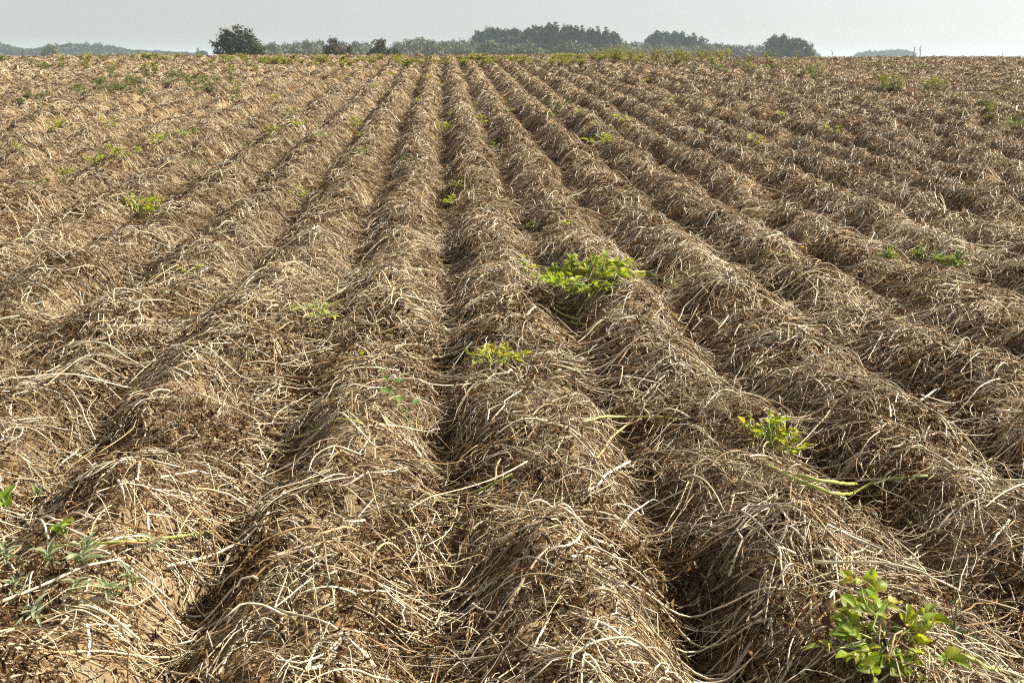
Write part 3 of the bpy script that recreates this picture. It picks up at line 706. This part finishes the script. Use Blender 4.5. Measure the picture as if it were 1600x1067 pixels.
# ------------------------------------------------------------------ weeds far out near the crest
def far_weed(name, h, wd, nl, ll, c1, c2, flowers, seed, brown=0.0, spr=.13):
    r = np.random.default_rng(seed); mb = MB(); nst = max(3, int(nl/22))
    tips = []
    for _ in range(nst):
        az = r.uniform(0, 6.28); d = np.array([math.cos(az)*wd*r.uniform(.1, .8), math.sin(az)*wd*r.uniform(.1, .8), h*r.uniform(.6, 1)])
        pts = [d*t*np.array([t, t, 1]) for t in np.linspace(0, 1, 5)]; mb.tube(pts, np.linspace(.008, .003, 5), np.asarray(c1)*.9, 4); tips.append(pts)
    for _ in range(nl):
        pts = tips[r.integers(nst)]; k = r.integers(1, 5); p = pts[k]+r.normal(0, spr*wd, 3)*[1, 1, .5]; p[2] = max(p[2], .02)
        dd = rdir(r.uniform(0, 6.28), r.uniform(-.4, .9)); l = ll*r.uniform(.6, 1.3)
        c = np.asarray(c1)*(1-(q := r.random()))+np.asarray(c2)*q
        if r.random() < brown: c = np.array((.10, .06, .035))*r.uniform(.6, 1.6)
        s = np.cross(dd, r.normal(0, 1, 3)); s /= np.linalg.norm(s)+1e-9
        n_ = np.cross(s, dd)
        mb.add([p, p+dd*l*.5+s*l*.22+n_*l*.08, p+dd*l, p+dd*l*.5-s*l*.22+n_*l*.08], [(0, 1, 2, 3)], c)
    me_f = None
    if flowers:
        for _ in range(flowers):
            pts = tips[r.integers(nst)]; p = pts[4]+r.normal(0, .12*wd, 3)+[0, 0, .02]
            for k in range(4):
                d = rdir(k*1.57+r.uniform(0, .5), .3); s = np.array([-d[1], d[0], 0]); mb.add([p, p+d*.025+s*.014, p+d*.04, p+d*.025-s*.014], [(0, 1, 2, 3)], (.72, .56, .02))
    return mb.build(name, M_WEED)
WK = {'low': [far_weed('low_weed', .22, .35, 90, .085, (.15, .18, .075), (.23, .25, .10), 0, 100+k) for k in range(3)],
      'must': [far_weed('mustard_plant', .55, .30, 90, .09, (.15, .18, .075), (.23, .26, .09), 16, 110+k, .08) for k in range(3)],
      'strip': [far_weed('strip_weed', .30, .44, 120, .12, (.22, .25, .06), (.36, .36, .10), 2, 120+k, .12) for k in range(4)],
      'bush': [far_weed('leafy_bush', 1.0, .85, 520, .11, (.24, .25, .07), (.33, .32, .10), 4, 130+k, .22, .32) for k in range(2)],
      'tall': [far_weed('tall_dry_weed', .7, .12, 26, .06, (.16, .12, .07), (.10, .085, .05), 0, 140+k, .4) for k in range(2)]}
def put(kind, px, py, sc, label, cat, group, szx=1.0):
    me = WK[kind][rng.integers(len(WK[kind]))]
    p = hit(px, py); o = link(me.name.split('.')[0], me, None, (p[0], p[1], float(G(p[0], p[1]))), (0, 0, rng.uniform(0, 6.28)), (sc*szx, sc*szx, sc)); return tag(o, label, cat, group)
def scat(kind, boxes, label, cat, group, s0, s1):
    for x0, x1, y0, y1, n in boxes:
        for _ in range(n):
            put(kind, rng.uniform(x0, x1), y0+(y1-y0)*rng.random(), rng.uniform(s0, s1), label, cat, group)
scat('low', [(110, 230, 132, 152, 24), (200, 345, 120, 138, 28), (40, 80, 98, 112, 7), (60, 110, 100, 108, 4), (300, 345, 128, 150, 6), (20, 80, 150, 172, 5), (330, 420, 98, 112, 12)],
     'low dark green weed in the loose patch on the far left of the field', 'weed', 'weeds in the far left patch', .4, .9)
scat('must', [(225, 260, 112, 130, 3), (160, 185, 118, 130, 2), (355, 372, 128, 165, 3), (130, 150, 108, 118, 2)],
     'yellow flowered mustard plant standing in the far left patch', 'weed', 'flowering mustard at far left', .5, .85)
scat('must', [(1090, 1145, 93, 108, 11), (1165, 1210, 93, 125, 8), (1265, 1285, 112, 124, 4), (1365, 1405, 122, 152, 5), (1440, 1490, 135, 152, 4), (1015, 1080, 88, 100, 6), (1215, 1260, 96, 112, 3)],
     'yellow flowered mustard plant standing beyond the rows at far right', 'weed', 'flowering mustard at far right', .5, .9)
scat('low', [(1020, 1100, 92, 104, 12), (1120, 1240, 100, 118, 12), (1230, 1290, 112, 128, 7), (1360, 1500, 125, 165, 11), (1330, 1460, 88, 110, 14), (1480, 1560, 160, 190, 5), (1520, 1600, 120, 150, 5), (1570, 1600, 195, 212, 3)],
     'low green weed among the rough ground at far right', 'weed', 'low weeds at far right', .45, .95)
scat('strip', [(400, 700, 94, 105, 52), (700, 930, 93, 105, 46), (930, 1010, 94, 102, 8), (330, 420, 93, 100, 8), (0, 330, 92, 97, 16), (600, 760, 92, 106, 14)],
     'short yellow green weed in the strip along the far end of the rows', 'weed', 'weeds along the far end of the rows', .45, .95)
for i, (px, py, sc, sx, lab) in enumerate([(948, 94, .85, 1.5, 'yellow green bush left of the tallest one at the far end of the rows'), (961, 97, 1.05, .8, 'tallest yellow green bush at the far end of the rows'), (985, 94, .75, 1.2, 'yellow green bush right of the tallest one at the far end of the rows'),
    (1025, 98, .95, .7, 'upright weedy bush left of the two round far bushes'), (1064, 91, .72, 1.6, 'rounded brownish green bush below the right group of poplars'), (1092, 92, .65, .8, 'narrow small bush between the two rounded brownish bushes'), (1122, 91, .7, 1.6, 'rounded brownish green bush right of the narrow one'),
    (930, 93, .55, .9, 'smallest bush at the left end of the far bushes'), (1185, 91, .5, .7, 'little dark bush in front of the far right tree pair'), (1224, 91, .5, .7, 'little dark bush below the far right tree pair')]):
    put('bush', px, py, sc*.58, lab, 'bush', None, sx*1.6)
for px, py, sc, lab in ((1300, 92, .8, 'tall dry weed breaking the horizon right of the far tree pair'), (1337, 91, .75, 'dark bushy dry weed on the horizon left of the distant wood'), (1318, 91, .6, 'thin dry weed on the horizon between two darker ones'), (1427, 92, 1.1, 'thin tall dry weed on the horizon before the distant wood'),
    (1437, 92, 1.2, 'tallest thin dry weed on the horizon at the right end of the distant wood'), (1566, 90, .9, 'dry weed alone on the horizon near the right edge'), (1555, 118, .8, 'leaning pale dry weed on the slope near the right edge'), (36, 96, .8, 'dry weed on the horizon near the left edge'), (185, 95, .6, 'dry weed on the horizon in front of the far left wood'), (712, 92, .8, 'dry weed on the horizon left of the tallest poplars'), (925, 92, .7, 'reddish dry weed on the horizon left of the yellow green bushes')):
    put('tall', px, py, sc, lab, 'weed', None)

# ------------------------------------------------------------------ trees beyond the crest
def crown(name, lobes, nl, ls, c_lo, c_hi, seed, core=.55, brown=0, bmp=.38):
    """leaf clumps through the volume of several overlapping lobes in a unit-ish space (height 1)"""
    r = np.random.default_rng(seed)
    L = np.array([l[:3] for l in lobes]); S = np.array([l[3:] for l in lobes])
    vol = S.prod(1); pick = r.choice(len(lobes), nl, p=vol/vol.sum())
    d = r.normal(0, 1, (nl, 3)); d /= np.linalg.norm(d, axis=1, keepdims=True)
    rad = core+(1-core)*r.random(nl)**.6
    # break the outline into boughs
    bump = 1+bmp*vnoise(d[:, 0]*3+pick*5, d[:, 2]*3+d[:, 1]*2, seed)+.12*vnoise(d[:, 0]*8+pick*3, d[:, 2]*8+d[:, 1]*6, seed+1)
    P = L[pick]+d*S[pick]*(rad*bump)[:, None]
    gap = vnoise(P[:, 0]*9+seed, P[:, 2]*9+P[:, 1]*4, seed+2)
    k = gap > -.45; P = P[k]; d = d[k]; n = len(P)
    nrm = d+.7*r.normal(0, 1, (n, 3)); nrm /= np.linalg.norm(nrm, axis=1, keepdims=True)
    t = np.cross(nrm, r.normal(0, 1, (n, 3))); t /= np.linalg.norm(t, axis=1, keepdims=True); b = np.cross(nrm, t)
    s = (ls*r.uniform(.5, 1.4, n))[:, None]
    V = np.stack([P-t*s-b*s*.35, P+b*s*.7-t*s*.2+nrm*s*.25, P+t*s, P-b*s*.7+t*s*.15+nrm*s*.2], 1).reshape(-1, 3)
    V[:, 2] /= np.percentile(V[:, 2], 99.6); V[:, 0] -= V[:, 0].mean(); V[:, :2] /= 2*np.percentile(np.abs(V[:, 0]), 98.5)
    F = np.arange(n*4).reshape(-1, 4)
    q = np.clip(.5+.5*vnoise(P[:, 0]*6, P[:, 2]*6+P[:, 1]*5, seed+4)+r.normal(0, .15, n), 0, 1)[:, None]
    C = np.asarray(c_lo)*(1-q)+np.asarray(c_hi)*q
    if brown: C = np.where((r.random(n) < brown)[:, None], np.array([[.12, .075, .045]]), C)
    return mesh_np(name, V, F, M_TREE, np.repeat(C, 4, 0), False)
def trunk(name, h, r0, seed, nb=5):
    r = np.random.default_rng(seed); mb = MB()
    mb.tube([(0, 0, -.02), (r.normal(0, .01), 0, h*.4), (r.normal(0, .02), r.normal(0, .02), h*.95)], [r0, r0*.75, r0*.3], (.10, .08, .06), 7)
    for k in range(nb):
        z = h*(.3+.6*k/nb); az = r.uniform(0, 6.28); d = rdir(az, .7)
        mb.tube([(0, 0, z), d*.14+[0, 0, z], d*.30+[0, 0, z+.05]], [r0*.45, r0*.3, r0*.1], (.10, .08, .06), 5)
    return mb.build(name, M_BARK)
DARK = ((.030, .042, .022), (.070, .085, .035)); POP = ((.042, .072, .040), (.115, .158, .078)); WIL = ((.11, .135, .08), (.24, .255, .16)); RUST = ((.045, .045, .022), (.10, .085, .04))
TK = {}
def lobes_oak(s):
    r = np.random.default_rng(s); return [(0, 0, .58, .36, .36, .36), (-.18, .1, .42, .30, .3, .26), (.22, -.1, .40, .32, .3, .30), (0, .05, .24, .40, .36, .22), (.05, 0, .76, .26, .25, .20), (.30, .05, .22, .24, .24, .2)]+[(r.uniform(-.38, .38), r.uniform(-.3, .3), r.uniform(.25, .85), .12, .12, .1) for _ in range(8)]
TK['hero'] = (crown('crown', lobes_oak(1)+[(-.48, 0, .60, .06, .08, .07), (-.44, 0, .40, .10, .1, .05), (-.40, 0, .16, .10, .1, .05)], 11000, .024, *DARK, 201, .25, .05), trunk('trunk', .6, .03, 1, 7))
TK['poplar'] = [(crown('crown', [(0, 0, .60, .20+.03*k, .2, .36), (.05, .04, .38, .22, .22, .28), (-.05, -.05, .76, .12, .12, .26), (.02, 0, .20, .17, .17, .18)], 3800, .042, *POP, 210+k, .3), trunk('trunk', .8, .025, 10+k)) for k in range(4)]
TK['willow'] = [(crown('crown', [(0, 0, .50, .46, .46, .44), (-.28, .1, .36, .34, .34, .34), (.28, -.1, .38, .36, .34, .34), (.0, .0, .25, .55, .5, .25)], 4200, .045, *WIL, 220+k, .5, 0, .16), trunk('trunk', .5, .04, 20+k)) for k in range(4)]
TK['rust'] = [(crown('crown', [(0, 0, .52, .40, .40, .44), (-.35, .1, .30, .34, .34, .28), (.34, -.1, .32, .36, .34, .28), (.0, .0, .2, .6, .5, .2)], 4200, .042, *RUST, 230+k, .4, .16), trunk('trunk', .5, .035, 30+k)) for k in range(2)]
TK['pine'] = [(crown('crown', [(0, 0, .2, .22, .22, .16), (0, 0, .42, .17, .17, .16), (0, 0, .62, .12, .12, .15), (0, 0, .82, .07, .07, .16)], 1500, .03, *POP, 240, .3), trunk('trunk', .9, .02, 40))]
used_mesh = {}
def tree(kind, name, px, ytop, wpx, D, label, group=None, asp=None):
    K = TK[kind]; cm, tm = K if kind == 'hero' else K[rng.integers(len(K))]
    top = at_depth(px, ytop, D); gz = float(base_h(top[0], top[1])) if top[1] < 420 else -.3
    H = top[2]-gz
    base_w = {'hero': 1.0, 'poplar': .70, 'willow': .95, 'rust': 1.0, 'pine': 1.0}[kind]
    dist = np.linalg.norm(top-CAM); Wm = wpx/FPX*dist
    sx = Wm/base_w
    root = empty(name, (top[0], top[1], gz)); root.rotation_euler = (0, 0, 0 if kind == 'hero' else rng.uniform(-.6, .6)); root.scale = (sx, sx, H)
    tag(root, label, 'tree', group)
    link('crown', cm, root); link('trunk', tm, root)
    return root
tree('hero', 'broad_tree', 371, 43, 68, 210, 'big dark broad tree alone at the left end of the tree line')
for px, yt, wp, lab in [(752, 50, 21, 'leftmost poplar of the left group above the willows'), (767, 45, 21, 'tallest poplar of the left group'), (781, 47, 20, 'third poplar from the left in the left group'), (795, 48, 20, 'fourth poplar from the left in the left group'), (808, 47, 20, 'fifth poplar from the left in the left group'), (817, 54, 14, 'small poplar at the right end of the left group')]:
    tree('poplar', 'poplar_tree', px, yt, wp, 640, lab, 'poplars of the left group')
for px, yt, wp, lab in [(829, 47, 20, 'leftmost poplar of the long middle group'), (842, 42, 22, 'second poplar from the left in the long middle group'), (860, 40, 23, 'tallest poplar of the long middle group'), (874, 41, 22, 'poplar just right of the tallest one in the long middle group'), (889, 42, 22, 'fifth poplar from the left in the long middle group'), (903, 44, 20, 'sixth poplar from the left in the long middle group'), (914, 46, 18, 'seventh poplar from the left in the long middle group'),
    (927, 47, 19, 'eighth poplar from the left in the long middle group'), (940, 47, 19, 'third poplar from the right end of the long middle group'), (952, 48, 19, 'second poplar from the right end of the long middle group'), (962, 54, 15, 'rightmost poplar of the long middle group')]:
    tree('poplar', 'poplar_tree', px, yt, wp, 600, lab, 'poplars of the middle group')
for px, yt, wp, lab in [(1015, 59, 13, 'small poplar at the left end of the right group'), (1028, 51, 19, 'second poplar from the left in the right group'), (1041, 52, 19, 'third poplar from the left in the right group'), (1055, 52, 19, 'fourth poplar from the left in the right group'), (1068, 52, 17, 'fifth poplar from the left in the right group'), (1080, 59, 14, 'lower poplar between two taller ones in the right group'), (1091, 56, 19, 'rightmost poplar of the right group')]:
    tree('poplar', 'poplar_tree', px, yt, wp, 720, lab, 'poplars of the right group')
for px, yt, wp, lab in [(1213, 57, 22, 'left tree of the isolated group at the right end of the tree line'), (1226, 56, 24, 'tallest tree of the isolated group at the right end of the tree line'), (1246, 61, 24, 'third tree of the isolated group at the right end of the tree line'), (1259, 65, 22, 'rightmost tree of the isolated group at the right end of the tree line')]:
    tree('poplar', 'poplar_tree', px, yt, wp*.85, 620, lab, 'trees of the isolated right group')
W1 = [(412, 71, 26), (427, 68, 28), (446, 69, 30), (463, 67, 30), (482, 66, 32), (500, 64, 34), (535, 66, 36), (556, 66, 32), (573, 67, 30), (622, 67, 34), (640, 63, 40), (657, 61, 44), (676, 64, 36), (694, 66, 32), (706, 64, 34), (724, 63, 32), (738, 64, 26)]
for k, (px, yt, wp) in enumerate(W1):
    tree('willow', 'willow_tree', px, yt, wp, 520+30*(k % 3), 'rounded pale willow in the low belt between the big dark tree and the left poplars', 'willows left of the poplars')
for px, yt, wp, lab in [(766, 65, 46, 'round pale willow in front of the left poplars'), (790, 68, 40, 'smaller round willow at the right foot of the left poplars'), (824, 66, 52, 'widest pale willow in front of the gap between the poplar groups'), (886, 66, 50, 'round pale willow in front of the middle poplars'), (912, 67, 44, 'willow at the right foot of the middle poplars')]:
    tree('willow', 'willow_tree', px, yt, wp, 480, lab)
for k, (px, yt, wp) in enumerate([(975, 67, 34), (992, 66, 32), (1008, 68, 30), (1036, 69, 40), (1060, 72, 36), (1084, 71, 34), (1106, 70, 32), (1122, 69, 34), (1140, 71, 30), (1156, 72, 28), (1172, 71, 28), (1188, 72, 28), (1202, 73, 24), (1264, 76, 30)]):
    tree('willow', 'willow_tree', px, yt, wp, 640+30*(k % 3), 'low hazy willow in the belt right of the tallest poplars', 'willows right of the poplars')
for px, yt, wp, lab in [(519, 61, 40, 'dark rusty hawthorn tree, left of two in front of the willow belt'), (544, 72, 26, 'low rusty shrub tree at the right foot of the left hawthorn'), (592, 62, 46, 'dark rusty hawthorn tree, right of two in front of the willow belt'), (618, 77, 20, 'low rusty shrub tree at the right foot of the right hawthorn')]:
    tree('rust', 'hawthorn_tree', px, yt, wp, 230, lab)
tree('willow', 'round_tree', 78, 70, 28, 620, 'round olive tree alone in front of the far left wood')
for k in range(34):
    px = -22+k*9.7+rng.normal(0, 1.5)
    yt = float(np.interp(px, [-30, 10, 22, 40, 66, 90, 130, 160, 180, 210, 240, 290, 310], [70, 70, 74, 76, 76, 71, 70, 69, 73, 79, 80, 82, 82]))+rng.normal(0, .6)
    tree('poplar', 'woodland_tree', px, yt, 17, 1300, 'hazy tree in the distant wood along the left horizon', 'trees of the far left wood')
for k in range(16):
    px = 92+k*14.5+rng.normal(0, 2); tree('willow', 'woodland_shrub', px, 83+rng.normal(0, .7), 20, 1000, 'low pale shrub along the foot of the far left wood', 'shrubs before the far left wood')
tree('pine', 'pointed_tree', 309, 76, 10, 900, 'small pointed tree just left of the big dark tree'); tree('poplar', 'small_tree', 318, 80, 9, 900, 'small round tree between the pointed tree and the big dark tree')
for k in range(10):
    px = 1346+k*8.3+rng.normal(0, .8); yt = float(np.interp(px, [1340, 1360, 1375, 1410, 1425], [84, 80, 80.5, 77.5, 82]))
    tree('poplar', 'woodland_tree', px, yt, 14, 1900, 'bluish tree of the farthest wood on the right horizon', 'trees of the far right wood')
# farm building between the tree tops
tp = at_depth(478, 64.5, 700); gb = -.3
fb = empty('farm_building', (tp[0], tp[1], gb)); tag(fb, 'small grey block of a building showing over the willows left of the hawthorns', 'building')
mb = MB(); Hh = tp[2]-gb; box(mb, (-2, -2, 0), (2, 2, Hh), (.22, .23, .23)); link('wall', mb.build('wall', M_WALL, False), fb)
mb = MB(); box(mb, (-2.1, -2.1, Hh), (2.1, 2.1, Hh+.25), (.16, .16, .16)); ro = link('roof', mb.build('roof', M_WALL, False), fb)
mb = MB(); box(mb, (.2, -.4, Hh+.25), (1.1, .5, Hh+1.3), (.2, .19, .19)); link('chimney', mb.build('chimney', M_WALL, False), ro)

# ------------------------------------------------------------------ light, air, camera
SUN_EL, SUN_AZ = R(39), R(76)          # azimuth measured from +Y towards +X
sd = Vector((math.sin(SUN_AZ)*math.cos(SUN_EL), math.cos(SUN_AZ)*math.cos(SUN_EL), math.sin(SUN_EL)))
sl = bpy.data.lights.new('sun', 'SUN'); sl.energy = 5.0; sl.angle = R(.5); sl.color = (1, .92, .77)
so = bpy.data.objects.new('sun', sl); COL.objects.link(so); so.location = (20, 10, 60)
so.rotation_euler = sd.to_track_quat('Z', 'Y').to_euler()
w = bpy.data.worlds.new('World'); SC.world = w; w.use_nodes = True
nt = w.node_tree; bg = nt.nodes['Background']
sk = nt.nodes.new('ShaderNodeTexSky'); sk.sky_type = 'NISHITA'; sk.sun_disc = False
sk.sun_elevation = SUN_EL; sk.sun_rotation = SUN_AZ; sk.air_density = 1.0; sk.dust_density = 1.0; sk.ozone_density = 1.5
hs = nt.nodes.new('ShaderNodeHueSaturation'); hs.inputs['Saturation'].default_value = .22
nt.links.new(sk.outputs[0], hs.inputs['Color']); nt.links.new(hs.outputs[0], bg.inputs[0]); bg.inputs[1].default_value = .064

hz = MB()
HAZE = .00022
if HAZE:
    box(hz, (-6000, -500, -4), (6000, 5200, 45), (1, 1, 1))
    mh = bpy.data.materials.new('haze_air'); mh.use_nodes = True
    n_ = mh.node_tree; n_.nodes.remove(n_.nodes['Principled BSDF'])
    pv = n_.nodes.new('ShaderNodeVolumePrincipled'); pv.inputs['Density'].default_value = HAZE
    pv.inputs['Color'].default_value = (.68, .84, 1.0, 1); pv.inputs['Anisotropy'].default_value = .1
    n_.links.new(pv.outputs[0], n_.nodes['Material Output'].inputs['Volume'])
    ho = link('haze', hz.build('haze', mh, False)); tag(ho, None, None, None, 'stuff')

cd = bpy.data.cameras.new('camera'); co = bpy.data.objects.new('camera', cd); COL.objects.link(co)
co.location = (0, 0, CAMZ); co.rotation_euler = (math.pi/2-PITCH, 0, -YAW)
cd.lens = 35; cd.sensor_width = 36; cd.clip_start = .05; cd.clip_end = 12000
cd.dof.use_dof = True; cd.dof.focus_distance = 4.2; cd.dof.aperture_fstop = 10
SC.cycles.filter_width = 1.05
SC.camera = co
SC.view_settings.view_transform = 'Standard'; SC.view_settings.look = 'None'; SC.view_settings.exposure = 1.0; SC.view_settings.gamma = 1
SC.cycles.use_denoising = False
SC.cycles.max_bounces = 6; SC.cycles.diffuse_bounces = 2; SC.cycles.sample_clamp_indirect = 6; SC.cycles.volume_bounces = 1; SC.cycles.transparent_max_bounces = 8
